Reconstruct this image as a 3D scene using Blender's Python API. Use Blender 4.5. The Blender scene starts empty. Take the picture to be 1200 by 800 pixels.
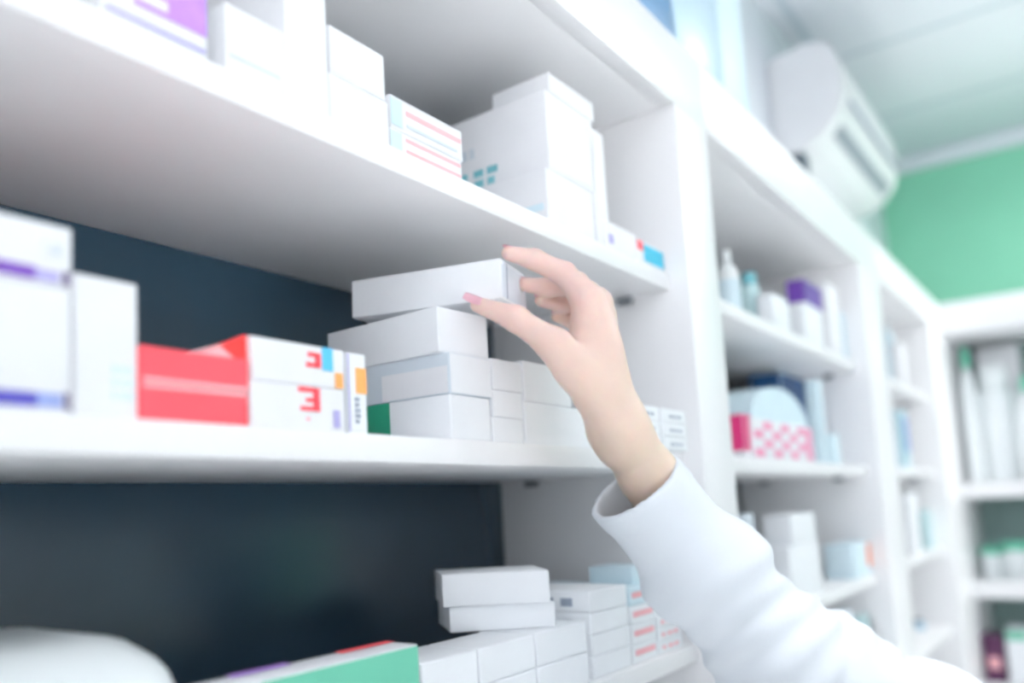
import bpy, bmesh, math, random
import numpy as np
from mathutils import Vector, Matrix

random.seed(7)
scene = bpy.context.scene
COL = scene.collection

# ------------------------------------------------------------------ camera geometry
PP = np.array([482.795, 490.161]); F = 992.97
R = np.array([[0.63580124, 0.05723809, 0.7697276],
              [-0.77063245, 0.10313075, 0.6288797],
              [-0.04338672, -0.99301956, 0.10968019]])
S = 0.36          # metres from the lens to the front plane of the shelving
CZ = 1.62         # eye height
O = np.array([0, 0, CZ])


def ray(x, y):
    return R @ np.array([x - PP[0], y - PP[1], F])


def onY(x, y, Y):
    r = ray(x, y); return r * (Y / r[1])


def onX(x, y, X):
    r = ray(x, y); return r * (X / r[0])


def onZ(x, y, Z):
    r = ray(x, y); return r * (Z / r[2])


def W(u, v, w):                       # shelf units -> metres
    return Vector((u * S, v * S, CZ + w * S))


def cw(x, y, z):                      # a point seen at x, y at axial distance z (metres)
    return O + ray(x, y) * (z / F)


# ------------------------------------------------------------------ materials
def lin(c):
    return tuple((v / 255 / 12.92) if v / 255 <= 0.04045 else ((v / 255 + 0.055) / 1.055) ** 2.4 for v in c)


MATS = {}


def mat(name, rgb, rough=0.5, var=0.04, scale=30.0, bump=0.0, metal=0.0, sss=0.0, trans=0.0, bscale=None, spec=0.5):
    if name in MATS:
        return MATS[name]
    m = bpy.data.materials.new(name); m.use_nodes = True
    nt = m.node_tree; b = nt.nodes['Principled BSDF']
    tc = nt.nodes.new('ShaderNodeTexCoord')
    nz = nt.nodes.new('ShaderNodeTexNoise'); nz.inputs['Scale'].default_value = scale; nz.inputs['Detail'].default_value = 4
    nt.links.new(tc.outputs['Object'], nz.inputs['Vector'])
    rp = nt.nodes.new('ShaderNodeValToRGB')
    c = lin(rgb)
    rp.color_ramp.elements[0].position = 0.3; rp.color_ramp.elements[1].position = 0.7
    rp.color_ramp.elements[0].color = (*[v * (1 - var) for v in c], 1)
    rp.color_ramp.elements[1].color = (*[min(1, v * (1 + var)) for v in c], 1)
    nt.links.new(nz.outputs['Fac'], rp.inputs['Fac'])
    nt.links.new(rp.outputs['Color'], b.inputs['Base Color'])
    b.inputs['Roughness'].default_value = rough
    b.inputs['Metallic'].default_value = metal
    b.inputs['Specular IOR Level'].default_value = spec
    if sss:
        b.inputs['Subsurface Weight'].default_value = sss
        b.inputs['Subsurface Radius'].default_value = (0.010, 0.004, 0.002)
        b.inputs['Subsurface Scale'].default_value = 0.6
    if trans:
        b.inputs['Transmission Weight'].default_value = trans
    if bump:
        n2 = nt.nodes.new('ShaderNodeTexNoise'); n2.inputs['Scale'].default_value = bscale or scale * 8; n2.inputs['Detail'].default_value = 3
        nt.links.new(tc.outputs['Object'], n2.inputs['Vector'])
        bp = nt.nodes.new('ShaderNodeBump'); bp.inputs['Strength'].default_value = bump; bp.inputs['Distance'].default_value = 0.002
        nt.links.new(n2.outputs['Fac'], bp.inputs['Height']); nt.links.new(bp.outputs['Normal'], b.inputs['Normal'])
    MATS[name] = m
    return m


M_BOARD = mat('white_melamine', (250, 250, 251), 0.38, 0.015, 12, 0.04)
M_BACK = mat('dark_back_board', (36, 57, 72), 0.22, 0.05, 6, 0.0)
M_PIN = mat('grey_metal', (150, 155, 160), 0.35, 0.05, 40, metal=0.8)
M_CARD = mat('white_card', (246, 249, 252), 0.55, 0.02, 25, 0.05)
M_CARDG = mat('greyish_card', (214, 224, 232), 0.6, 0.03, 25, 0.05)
M_CARDW = mat('warm_white_card', (242, 243, 246), 0.55, 0.02, 25, 0.05)
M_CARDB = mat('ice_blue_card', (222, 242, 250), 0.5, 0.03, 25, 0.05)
M_FLAP = mat('card_flap', (226, 234, 243), 0.6, 0.02, 25)
M_RED = mat('red_print', (250, 84, 96), 0.45, 0.04, 20)
M_RED2 = mat('deep_red_print', (244, 52, 50), 0.45, 0.04, 20)
M_PURP = mat('purple_print', (104, 62, 160), 0.45, 0.05, 20)
M_PURPL = mat('pale_purple_print', (178, 172, 222), 0.45, 0.05, 20)
M_LILAC = mat('lilac_print', (190, 140, 234), 0.45, 0.08, 60)
M_BLUE = mat('indigo_print', (70, 66, 160), 0.45, 0.05, 20)
M_BLUEL = mat('soft_blue_print', (150, 166, 218), 0.45, 0.05, 20)
M_DARKT = mat('dark_text', (96, 84, 120), 0.5, 0.1, 60)
M_GREY = mat('grey_text', (150, 160, 176), 0.5, 0.1, 60)
M_GREEN = mat('green_print', (40, 142, 112), 0.45, 0.04, 20)
M_MINT = mat('mint_print', (110, 200, 170), 0.45, 0.05, 10)
M_CYAN = mat('cyan_print', (40, 184, 216), 0.4, 0.05, 20)
M_SKY = mat('sky_blue_print', (86, 190, 236), 0.4, 0.05, 20)
M_TEAL = mat('teal_print', (120, 190, 200), 0.45, 0.06, 20)
M_ORANGE = mat('orange_print', (252, 176, 100), 0.45, 0.06, 20)
M_ORANGE2 = mat('bright_orange_print', (250, 130, 60), 0.45, 0.06, 20)
M_PINK = mat('pink_print', (250, 186, 192), 0.45, 0.05, 20)
M_MAG = mat('magenta_print', (222, 50, 122), 0.45, 0.05, 20)
M_NAVY = mat('navy_print', (22, 74, 124), 0.45, 0.05, 20)
M_BROWN = mat('brown_cap', (160, 104, 110), 0.5, 0.05, 20)
M_PLUM = mat('plum_print', (92, 44, 84), 0.5, 0.1, 20)
M_PLAST = mat('white_plastic', (242, 247, 248), 0.3, 0.02, 12)
M_AQUA = mat('aqua_plastic', (206, 236, 238), 0.3, 0.03, 12)
M_AC = mat('appliance_plastic', (220, 221, 223), 0.4, 0.02, 12)
M_DARKG = mat('dark_grey_plastic', (70, 84, 96), 0.5, 0.05, 20)
M_ICE = mat('pale_blue_pack', (196, 224, 240), 0.35, 0.05, 5)
M_STEEL = mat('steel_blue_pack', (70, 128, 172), 0.4, 0.05, 8)
M_SKIN = mat('skin', (230, 208, 198), 0.48, 0.03, 45, 0.10, sss=0.18, bscale=500)
M_NAIL = mat('nail', (252, 212, 222), 0.22, 0.03, 60)
M_COAT = mat('coat_cotton', (224, 230, 236), 0.8, 0.015, 20, 0.12, bscale=900)
M_HAIR = mat('dark_hair', (50, 36, 30), 0.5, 0.2, 60, 0.4)
M_TROUS = mat('navy_trousers', (40, 48, 66), 0.8, 0.06, 40, 0.1)
M_SHOE = mat('white_shoe', (220, 222, 224), 0.5, 0.04, 20)
M_EYE = mat('eye', (60, 44, 36), 0.2, 0.02, 20)

M_GREENW = mat('green_wall_paint', (150, 222, 190), 0.6, 0.03, 3, 0.03)
M_WALL = mat('pale_wall_paint', (230, 234, 240), 0.65, 0.02, 4, 0.03)
M_ROOM = mat('room_wall_paint', (236, 238, 238), 0.7, 0.02, 4, 0.03)
M_FLOOR = mat('pale_floor', (190, 192, 194), 0.35, 0.05, 5, 0.02)


def ceiling_mat():
    m = bpy.data.materials.new('ceiling_tiles'); m.use_nodes = True
    nt = m.node_tree; b = nt.nodes['Principled BSDF']
    tc = nt.nodes.new('ShaderNodeTexCoord')
    br = nt.nodes.new('ShaderNodeTexBrick'); br.offset = 0; br.squash = 1
    br.inputs['Color1'].default_value = (*lin((228, 230, 236)), 1); br.inputs['Color2'].default_value = (*lin((225, 228, 235)), 1)
    br.inputs['Mortar'].default_value = (*lin((198, 208, 216)), 1)
    br.inputs['Scale'].default_value = 1.0; br.inputs['Mortar Size'].default_value = 0.012
    br.inputs['Brick Width'].default_value = 0.6; br.inputs['Row Height'].default_value = 0.6
    nt.links.new(tc.outputs['Object'], br.inputs['Vector'])
    nt.links.new(br.outputs['Color'], b.inputs['Base Color']); b.inputs['Roughness'].default_value = 0.9
    return m


M_CEIL = ceiling_mat()
M_LAMP = bpy.data.materials.new('lamp_diffuser'); M_LAMP.use_nodes = True
_b = M_LAMP.node_tree.nodes['Principled BSDF']
_b.inputs['Emission Color'].default_value = (0.95, 0.98, 1, 1); _b.inputs['Emission Strength'].default_value = 2.5


# ------------------------------------------------------------------ mesh helpers
def link(o, parent=None):
    COL.objects.link(o)
    if parent is not None:
        o.parent = parent
    return o


def tag(o, label=None, cat=None, group=None, kind=None):
    if label: o['label'] = label
    if cat: o['category'] = cat
    if group: o['group'] = group
    if kind: o['kind'] = kind
    return o


def empty(name, loc=(0, 0, 0), rz=0.0):
    o = bpy.data.objects.new(name, None); o.location = loc; o.rotation_euler = (0, 0, rz)
    o.empty_display_size = 0.05
    return link(o)


def add_box(bm, x0, x1, y0, y1, z0, z1, bevel=0.0, M=None, seg=2):
    vs = [bm.verts.new((x, y, z)) for z in (z0, z1) for y in (y0, y1) for x in (x0, x1)]
    fs = []
    for q in ((0, 2, 3, 1), (4, 5, 7, 6), (0, 1, 5, 4), (2, 6, 7, 3), (0, 4, 6, 2), (1, 3, 7, 5)):
        fs.append(bm.faces.new([vs[i] for i in q]))
    if bevel:
        es = list({e for f in fs for e in f.edges})
        r = bmesh.ops.bevel(bm, geom=es, offset=bevel, segments=seg, affect='EDGES', profile=0.5)
        vs = list({v for f in r['faces'] for v in f.verts} | {v for v in vs if v.is_valid})
    if M is not None:
        bmesh.ops.transform(bm, matrix=M, verts=vs)
    return vs


def add_lathe(bm, prof, n=28, cx=0.0, cy=0.0, sx=1.0, sy=1.0):
    rings = []
    for r, z in prof:
        rings.append([bm.verts.new((cx + sx * r * math.cos(2 * math.pi * k / n), cy + sy * r * math.sin(2 * math.pi * k / n), z)) for k in range(n)])
    for a, b in zip(rings, rings[1:]):
        for k in range(n):
            bm.faces.new((a[k], a[(k + 1) % n], b[(k + 1) % n], b[k]))
    bm.faces.new(rings[0][::-1]); bm.faces.new(rings[-1])


def add_prism(bm, pts, y0, y1, axis='x'):
    """extrude a closed 2D outline; axis x: pts are (y,z) extruded from y0 to y1 along x"""
    if axis == 'x':
        a = [bm.verts.new((y0, p[0], p[1])) for p in pts]; b = [bm.verts.new((y1, p[0], p[1])) for p in pts]
    else:
        a = [bm.verts.new((p[0], y0, p[1])) for p in pts]; b = [bm.verts.new((p[0], y1, p[1])) for p in pts]
    n = len(pts)
    bm.faces.new(a[::-1]); bm.faces.new(b)
    for k in range(n):
        bm.faces.new((a[k], a[(k + 1) % n], b[(k + 1) % n], b[k]))


def done(name, bm, material, parent=None, smooth=True, loc=None, rz=0.0):
    bmesh.ops.recalc_face_normals(bm, faces=bm.faces)
    me = bpy.data.meshes.new(name); bm.to_mesh(me); bm.free()
    me.materials.append(material)
    if smooth:
        me.shade_smooth()
        try:
            me.set_sharp_from_angle(angle=math.radians(38))
        except Exception:
            pass
    o = bpy.data.objects.new(name, me); link(o, parent)
    if loc is not None:
        o.location = loc; o.rotation_euler = (0, 0, rz)
    return o


def board(name, x0, x1, y0, y1, z0, z1, m, parent=None, bevel=0.0012):
    """a board given in shelf units"""
    a, b = W(x0, y0, z0), W(x1, y1, z1)
    bm = bmesh.new(); add_box(bm, a.x, b.x, a.y, b.y, a.z, b.z, bevel)
    return done(name, bm, m, parent)


# ------------------------------------------------------------------ shelving
BOT = {'U': 0.694, 'M': 0.0965, 'L': -0.508, 'D': -1.11, 'E': -1.71}
TH = 0.054
TOP = {k: v + TH for k, v in BOT.items()}
XF = 8.54
YF, YS, YB = 1.0, 1.067, 1.78
TOPB, TOPT = 1.325, 1.578
FLOORZ = -CZ / S
DIV = [(-0.03, 0.265), (2.69, 2.972), (5.37, 5.88), (7.78, 8.52)]
names = ['white shelving bay with dark back holding the red cartons and reached-for stack',
         'white shelving bay with the magenta and navy packs, between two uprights',
         'narrow white shelving bay in the corner beside the glass-bottle unit']
names[2] = 'white shelving bay furthest along the wall, next to the corner'
units = []
for i in range(3):
    u = empty('shelving_unit', W(DIV[i + 1][0], YF, FLOORZ))
    tag(u, names[i], 'shelving', 'white pharmacy shelving along the wall')
    units.append(u)


def local(u, o):
    o.matrix_parent_inverse = Matrix.Translation(-u.location)
    return o


for i in range(3):
    u = units[i]; sx0 = DIV[0][0] if i == 0 else DIV[i][1] + 0.003
    a, b = DIV[i][1], DIV[i + 1][0]
    if i == 0:
        local(u, board('upright', DIV[0][0], DIV[0][1], YF, YB, FLOORZ + 0.003, TOPB, M_BOARD, u))
    local(u, board('upright', DIV[i + 1][0], DIV[i + 1][1], YF, YB, FLOORZ + 0.003, TOPB, M_BOARD, u))
    for k in 'UMLDE':
        local(u, board('shelf', a + 0.002, b - 0.002, YS, YB, BOT[k], TOP[k], M_BOARD, u))
        for x in (a + 0.02, b - 0.045):
            for y in (YS + 0.12, YB - 0.18):
                local(u, board('shelf_pin', x, x + 0.025, y, y + 0.05, BOT[k] - 0.026, BOT[k] - 0.001, M_PIN, u))
    local(u, board('fascia', sx0, DIV[i + 1][1], YF, YF + 0.055, TOPB, TOPT, M_BOARD, u, 0.0002))
    local(u, board('top_panel', sx0, DIV[i + 1][1], YF + 0.055, YB, TOPB, TOPB + TH, M_BOARD, u, 0.0001))
    local(u, board('back_panel', sx0, DIV[i + 1][1] - 0.004, YB + 0.001, YB + 0.03, FLOORZ + 0.003, TOPB + TH, M_BACK, u))
    local(u, board('plinth', a, b, YS + 0.05, YS + 0.1, FLOORZ + 0.003, FLOORZ + 0.25, M_BOARD, u))

# ------------------------------------------------------------------ the room
XE, YW, CEIL = 11.6, 1.83, 3.98
YO, XO = -9.0, -8.0
board('floor', XO - .1, XE + .1, YO - .1, YW + .1, FLOORZ - 0.2, FLOORZ, M_FLOOR)['kind'] = 'structure'
board('ceiling', XO - .1, XE + .1, YO - .1, YW + .1, CEIL, CEIL + 0.2, M_CEIL)['kind'] = 'structure'
board('wall_back', XO - .1, XE + .1, YW, YW + 0.3, FLOORZ, CEIL, M_WALL)['kind'] = 'structure'
board('wall_right', XE, XE + .3, YO, YW, FLOORZ, CEIL, M_GREENW)['kind'] = 'structure'
# left wall with a wide shop window
WY0, WY1, WZ0, WZ1 = -7.5, 0.6, -0.6, 3.6
bm = bmesh.new()
for q in ((YO, WY0, FLOORZ, CEIL), (WY1, YW, FLOORZ, CEIL), (WY0, WY1, FLOORZ, WZ0), (WY0, WY1, WZ1, CEIL)):
    a_, b_ = W(XO - .3, q[0], q[2]), W(XO, q[1], q[3]); add_box(bm, a_.x, b_.x, a_.y, b_.y, a_.z, b_.z)
done('wall_left', bm, M_ROOM, smooth=False)['kind'] = 'structure'
bm = bmesh.new()
for q in ((WY0, WY0 + .15, WZ0, WZ1), (WY1 - .15, WY1, WZ0, WZ1), (WY0, WY1, WZ0, WZ0 + .15), (WY0, WY1, WZ1 - .15, WZ1), (-3.4, -3.25, WZ0, WZ1)):
    a_, b_ = W(XO - .2, q[0], q[2]), W(XO - .1, q[1], q[3]); add_box(bm, a_.x, b_.x, a_.y, b_.y, a_.z, b_.z)
done('window_1', bm, M_AC, smooth=False)['kind'] = 'structure'
board('wall_front', XO, XE, YO - .3, YO, FLOORZ, CEIL, M_ROOM)['kind'] = 'structure'
# pale cornice between green wall and ceiling
board('trim_1', XE - 0.12, XE, YO, YW, CEIL - 0.16, CEIL, M_WALL)['kind'] = 'structure'

# ceiling lights: a shallow frame, a diffuser and a lamp inside
LP = 0.38
for i, (lx, ly) in enumerate([(-0.45, -0.85), (0.35, -0.85), (2.95, -0.75), (2.9, -2.0), (-1.5, -0.85), (1.75, -0.85)]):
    c = Vector((lx, ly, CZ + CEIL * S))
    t = empty('ceiling_light', c)
    tag(t, ['square white ceiling panel lamp above the near shelving', 'square white ceiling panel lamp above the middle bay', 'square white ceiling panel lamp deep in the room behind the viewer',
            'square white ceiling panel lamp deep in the room beyond the coat', 'square white ceiling panel lamp over the blank end of the room', 'square white ceiling panel lamp facing the green wall'][i], 'ceiling light', 'square ceiling panel lamps')
    bm = bmesh.new()
    for q in ((-.31, .31, -.31, -.29), (-.31, .31, .29, .31), (-.31, -.29, -.29, .29), (.29, .31, -.29, .29)):
        add_box(bm, q[0], q[1], q[2], q[3], -0.022, 0.0, 0.002)
    done('frame', bm, M_AC, t)
    bm = bmesh.new(); add_box(bm, -.288, .288, -.288, .288, -0.012, -0.001, 0.001)
    done('diffuser', bm, M_LAMP, t)
    ld = bpy.data.lights.new('panel_lamp', 'AREA'); ld.shape = 'SQUARE'; ld.size = 0.56; ld.energy = 30 * LP * (10, 11, 3.0, 2.0, 4, 3)[i]; ld.spread = math.radians((70, 70, 170, 170, 70, 70)[i]); ld.color = (1.0, 0.985, 0.985)
    lo = bpy.data.objects.new('panel_lamp', ld); link(lo, t); lo.location = (0, 0, -0.03)

# added uplights, unseen on top of the shelving, to brighten wall and ceiling
for (cx, cy, lx_, ly_, e_, t_) in ((XF + 0.75, -1.5, 0.10, 1.7, 4.2, 'added uplight lying on the unit under the green wall'), (6.0, 1.5, 1.9, 0.10, 2.5, 'added uplight lying along the top of the wall shelving')):
    t = empty('added_uplight', W(cx, cy, TOPB + TH) + Vector((0, 0, .0005)))
    tag(t, t_, 'added uplight')
    bm = bmesh.new(); add_box(bm, -lx_ / 2, lx_ / 2, -ly_ / 2, ly_ / 2, 0, 0.02, 0.003); done('housing', bm, M_AC, t)
    bm = bmesh.new(); add_box(bm, -lx_ / 2 + .008, lx_ / 2 - .008, -ly_ / 2 + .008, ly_ / 2 - .008, 0.0201, 0.026, 0.001); done('diffuser', bm, M_LAMP, t)
    ld = bpy.data.lights.new('added_uplight_lamp', 'AREA'); ld.shape = 'RECTANGLE'; ld.size = lx_; ld.size_y = ly_; ld.energy = e_; ld.color = (1.0, 0.985, 0.985)
    lo = bpy.data.objects.new('added_uplight_lamp', ld); link(lo, t); lo.location = (0, 0, 0.03); lo.rotation_euler = (math.pi, 0, 0)

# added counter, unseen behind the viewer: bounces light onto undersides, shades lower cells
ic = empty('bounce_counter', (0.6, -0.82, 0.0))
tag(ic, 'added island counter, its white top bouncing light at the shelving', 'counter')
bm = bmesh.new(); add_box(bm, -2.0, 0.02, -0.45, 0.45, 0.002, 1.42, 0.004); done('carcass', bm, mat('grey_carcass', (170, 172, 174), 0.5), ic)
bm = bmesh.new(); add_box(bm, -2.05, 0.07, -0.5, 0.5, 1.421, 1.46, 0.004); done('worktop', bm, M_BOARD, ic)

# ------------------------------------------------------------------ cartons
def patch(par, face, w, d, h, u0, u1, v0, v1, m, name='printed_panel', lift=0.0004, label=None):
    """a thin printed area on a face; u runs left->right as seen, v runs bottom->top, both 0..1.
    face F = front (-y), L = left side (-x; u=0 is the back), T = top (u along x, v towards back)"""
    bm = bmesh.new(); t = 0.0003
    if face == 'F':
        add_box(bm, -w / 2 + u0 * w, -w / 2 + u1 * w, -d / 2 - lift, -d / 2 - lift + t, v0 * h, v1 * h)
    elif face == 'L':
        add_box(bm, -w / 2 - lift, -w / 2 - lift + t, d / 2 - u1 * d, d / 2 - u0 * d, v0 * h, v1 * h)
    else:
        add_box(bm, -w / 2 + u0 * w, -w / 2 + u1 * w, -d / 2 + v0 * d, -d / 2 + v1 * d, h + lift - t, h + lift)
    o = done(name, bm, m, par, smooth=False)
    if label: o['label'] = label
    return o


def marks(par, face, w, d, h, u0, u1, v0, v1, m, rows, cols, name='printed_text', lift=0.0004, seed=1):
    rnd = random.Random(seed); bm = bmesh.new(); t = 0.0003
    for r in range(rows):
        va = v0 + (v1 - v0) * (r + 0.15) / rows; vb = v0 + (v1 - v0) * (r + 0.8) / rows
        for c in range(cols):
            if cols > 3 and rnd.random() < 0.15: continue
            ua = u0 + (u1 - u0) * (c + 0.1) / cols; ub = u0 + (u1 - u0) * (c + 0.6 + 0.3 * rnd.random()) / cols
            if face == 'F':
                add_box(bm, -w / 2 + ua * w, -w / 2 + ub * w, -d / 2 - lift, -d / 2 - lift + t, va * h, vb * h)
            else:
                add_box(bm, -w / 2 - lift, -w / 2 - lift + t, d / 2 - ub * d, d / 2 - ua * d, va * h, vb * h)
    return done(name, bm, m, par, smooth=False)


G = 0.0005


def carton(label, xl, xr, ym, top, zb, Y0, dep, m=M_CARD, rz=0.0, prints=(), group=None, flap=True, name='medicine_carton', cat='carton', x01=None):
    """upright carton. xl,xr: its front edges seen at height ym; top: (x,y) seen on its front top edge; zb: height it
    stands at (shelf units); Y0, dep: front distance and depth (shelf units). Returns height of its top."""
    if x01:
        X0, X1 = x01
    else:
        X0 = onY(xl, ym, Y0)[0]; X1 = onY(xr, ym, Y0)[0]
    zt = onY(top[0], top[1], Y0)[2] if isinstance(top, tuple) else top
    w = (X1 - X0) * S - G; d = dep * S; h = (zt - zb) * S - 0.0003
    loc = W((X0 + X1) / 2, Y0 + dep / 2, zb); loc.z += 0.0002
    bm = bmesh.new(); add_box(bm, -w / 2, w / 2, -d / 2, d / 2, 0, h, min(0.0012, h * 0.2))
    o = done(name, bm, m, None, loc=loc, rz=rz)
    tag(o, label, cat, group)
    if flap:
        bm = bmesh.new()
        add_box(bm, -w / 2 + 0.0015, w / 2 - 0.0015, -d / 2 - 0.00025, -d / 2 + 0.0002, h * 0.06, h * 0.90)
        add_box(bm, -w / 2 + 0.004, w / 2 - 0.004, -d / 2 - 0.0004, -d / 2 + 0.0002, h * 0.9, h - 0.0012)
        done('tuck_flap', bm, m, o, smooth=False)
    for n_, p in enumerate(prints):
        k = p[0]; lf = 0.0006 + 0.00025 * n_
        if k == 'R':
            bm = bmesh.new()
            for (a0, a1, c0, c1) in p[1]:
                add_box(bm, -w / 2 + a0 * w, -w / 2 + a1 * w, -d / 2 - 0.0009, -d / 2 - 0.0005, c0 * h, c1 * h)
            done('red_lettering', bm, p[2], o, smooth=False)
        elif k == 'T_':
            marks(o, p[1], w, d, h, *p[2:6], p[6], p[7], p[8], lift=lf)
        else:
            patch(o, k, w, d, h, *p[1:5], p[5], lift=lf)
    return zt


ZM, ZU, ZL, ZD = TOP['M'], TOP['U'], TOP['L'], TOP['D']

# ---- middle shelf, near bay
gB = 'large white cartons with a purple strip'
z = carton('large white carton with an indigo strip along its foot, under its twin', -45, 84, 420, (84, 340), ZM, 1.085, 0.5, M_CARDW, group=gB, flap=False,
           prints=[('F', 0.0, 0.66, 0.05, 0.16, M_BLUE), ('F', 0.66, 0.9, 0.05, 0.16, M_BLUEL), ('F', 0.92, 0.97, 0.04, 0.17, M_DARKT)])
carton('large white carton with a purple strip along its foot, stacked on its twin', -45, 85, 300, (85, 268), z, 1.085, 0.5, M_CARDW, group=gB, flap=False,
       prints=[('F', 0.0, 0.64, 0.06, 0.26, M_PURP), ('F', 0.64, 0.86, 0.06, 0.24, M_PURPL), ('F', 0.9, 0.97, 0.04, 0.26, M_DARKT), ('T_', 'F', 0.7, 0.9, 0.5, 0.7, M_CARDG, 2, 4)])
carton('tall plain white carton between the purple-strip cartons and the red ones', 86.5, 162, 400, (86.5, 318), ZM, 1.09, 0.4, M_CARDW, flap=True,
       prints=[('T_', 'F', 0.55, 0.95, 0.12, 0.4, M_CARDB, 3, 3)])
gR = 'red cartons on the middle shelf'
z = carton('red carton resting on the shelf under another red carton', 164, 291, 470, (164, 447), ZM, 1.085, 0.3, M_RED, group=gR,
           prints=[('F', 0.02, 0.98, 0.88, 0.99, M_PINK)])
zr = carton('red carton on top of a red carton, its lid flap raised', 164, 291.5, 425, (164, 403), z, 1.085, 0.3, M_RED, group=gR,
            prints=[('F', 0.02, 0.98, 0.03, 0.14, M_PINK)])
rc = bpy.context.scene.objects[-1] if False else [o for o in COL.objects if o.get('label', '').startswith('red carton on top')][0]
# raised triangular flap of the upper red carton
Xa, Xb = onY(232, 405, 1.09)[0] * S, onY(291, 392, 1.09)[0] * S
zt = (onY(291, 391, 1.09)[2] - zr) * S
bm = bmesh.new()
lx = rc.location.x
add_prism(bm, [(Xa - lx, 0.0), (Xb - lx, 0.0), (Xb - lx, zt)], -0.050, -0.046, 'y')
fl = done('lid_flap', bm, M_RED2, rc, smooth=False); fl.location = (0, 0, (zr - z) * S - 0.0002); fl['label'] = 'deep red raised lid flap'
bm = bmesh.new()
add_prism(bm, [(Xa - lx, 0.0002), (Xa + (Xb - Xa) * .75 - lx, 0.0002), (Xa + (Xb - Xa) * .45 - lx, zt * .42)], -0.0504, -0.0500, 'y')
f2 = done('lid_flap_edge', bm, M_PINK, rc, smooth=False); f2.location = fl.location
gW = 'white cartons with red sideways lettering'
z = carton('white carton with red sideways lettering, resting on the shelf beside the red ones', 293, 404, 475, (293, 444), ZM, 1.085, 0.25, M_CARDW, group=gW,
           prints=[('R', [(.64, .71, .44, .97), (.50, .66, .44, .54), (.56, .66, .64, .73), (.48, .66, .86, .97)], M_RED), ('T_', 'F', 0.55, 0.62, 0.2, 0.32, M_PINK, 1, 1), ('F', 0.86, 0.93, 0.1, 0.5, M_PURPL)])
z = carton('white carton with red lettering and a blue corner, upper of its pair', 294, 403, 420, (294, 392), z, 1.087, 0.25, M_CARDW, group=gW,
           prints=[('R', [(.66, .72, .46, .82), (.56, .68, .46, .57), (.58, .68, .71, .82)], M_RED), ('F', 0.74, 0.86, 0.42, 0.99, M_SKY), ('F', 0.88, 0.97, 0.02, 0.4, M_ORANGE)])
carton('slim upright white carton with a pale orange patch, before the green-ended one', 407, 430, 460, (407, 412), ZM, 1.09, 0.12, M_CARD,
       prints=[('F', 0.42, 0.98, 0.5, 0.82, M_ORANGE), ('T_', 'F', 0.3, 0.65, 0.12, 0.46, M_GREY, 5, 1), ('F', 0.0, 0.06, 0.02, 0.98, M_PURPL)])
# column the hand reaches for
gA = 'stack of white cartons under the hand'
X0a = onY(528, 490, 1.09)[0]
z = carton('long white carton with a green back half, bottom of the reached-for stack', 528, 575, 490, (528, 461), ZM, 1.09, 0.36, M_CARD, group=gA,
           prints=[('L', 0.02, 0.52, 0.03, 0.99, M_GREEN)])
z = carton('long white carton second from the bottom of the reached-for stack', 526, 575, 440, (526, 412), z, 1.09, 0.36, M_CARDG, group=gA,
           prints=[('L', 0.46, 0.99, 0.03, 0.68, M_CARDW), ('F', 0.02, 0.98, 0.03, 0.97, M_CARD)])
zA3 = carton('white carton lying askew beneath the held one', 518, 572, 385, (520, 359), z, 1.10, 0.36, M_CARD, rz=math.radians(-3), group=gA)
gC = 'small white cartons behind the thumb'
z = carton('white carton on the shelf beside the reached-for stack, lowest of three', 577, 613, 500, (577, 488), ZM, 1.09, 0.3, M_CARD, group=gC)
z = carton('white carton in the middle of three beside the reached-for stack', 577, 612, 470, (577, 456), z, 1.09, 0.3, M_CARD, group=gC)
carton('white carton topmost of three beside the reached-for stack', 576, 611, 435, (576, 419), z, 1.09, 0.3, M_CARD, group=gC)
z = carton('white carton on the shelf just behind the wrist', 615, 692, 490, (615, 470), ZM, 1.09, 0.26, M_CARD, group=gC)
carton('white carton lying on another, partly hidden by the thumb base', 613, 668, 440, (613, 422), z, 1.09, 0.26, M_CARD, group=gC)
gS = 'small grey-printed cartons at the shelf end'
lbl = [('flat white carton by the upright, foot of the outer pile', 'flat white carton by the upright, middle of the outer pile', 'flat white carton by the upright, top of the outer pile'),
       ('flat white carton near the cuff, foot of the inner pile', 'flat white carton near the cuff, middle of the inner pile', 'flat white carton near the cuff, top of the inner pile')]
for j, (xl, xr) in enumerate(((777, 805), (745, 774))):
    z = ZM
    for k in range(3):
        z = carton(lbl[j][k], xl, xr, 510, ZM + 0.042 * (k + 1), z, 1.01, 0.2, M_CARD, group=gS, prints=[('T_', 'F', 0.1, 0.8, 0.3, 0.6, M_GREY, 1, 4)])

# ---- held carton: its own turn and tilt
hc0 = cw(586, 349, 0.0)
P_fb = O + onY(588, 349, 1.02) * S                # front lower corner of the visible long side
zc = float((R.T @ (P_fb - O))[2])
ax = cw(412.5, 372.5, zc * 1.09) - cw(588, 349, zc)  # long edge runs away from the viewer
L_ = np.linalg.norm(ax); ax = ax / L_
upv = np.array([0, 0, 1.0]); upv = upv - ax * (upv @ ax); upv /= np.linalg.norm(upv)
sd = np.cross(ax, upv)                             # away from the visible side
if sd[0] < 0: sd = -sd
H_ = 0.0335; T_ = 0.062
Mh = Matrix(((sd[0], ax[0], upv[0], P_fb[0]), (sd[1], ax[1], upv[1], P_fb[1]), (sd[2], ax[2], upv[2], P_fb[2]), (0, 0, 0, 1)))
bm = bmesh.new(); add_box(bm, 0, T_, 0, L_, 0, H_, 0.0012)
held = done('medicine_carton', bm, M_CARD); held.matrix_world = Mh
tag(held, 'white carton held between thumb and finger, tilted off the stack', 'carton')
bm = bmesh.new(); add_box(bm, 0.0015, T_ - .0015, -0.0004, 0.0002, 0.002, H_ * .86); add_box(bm, 0.005, T_ - .005, -0.0007, 0.0002, H_ * .86, H_ - .001)
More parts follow.
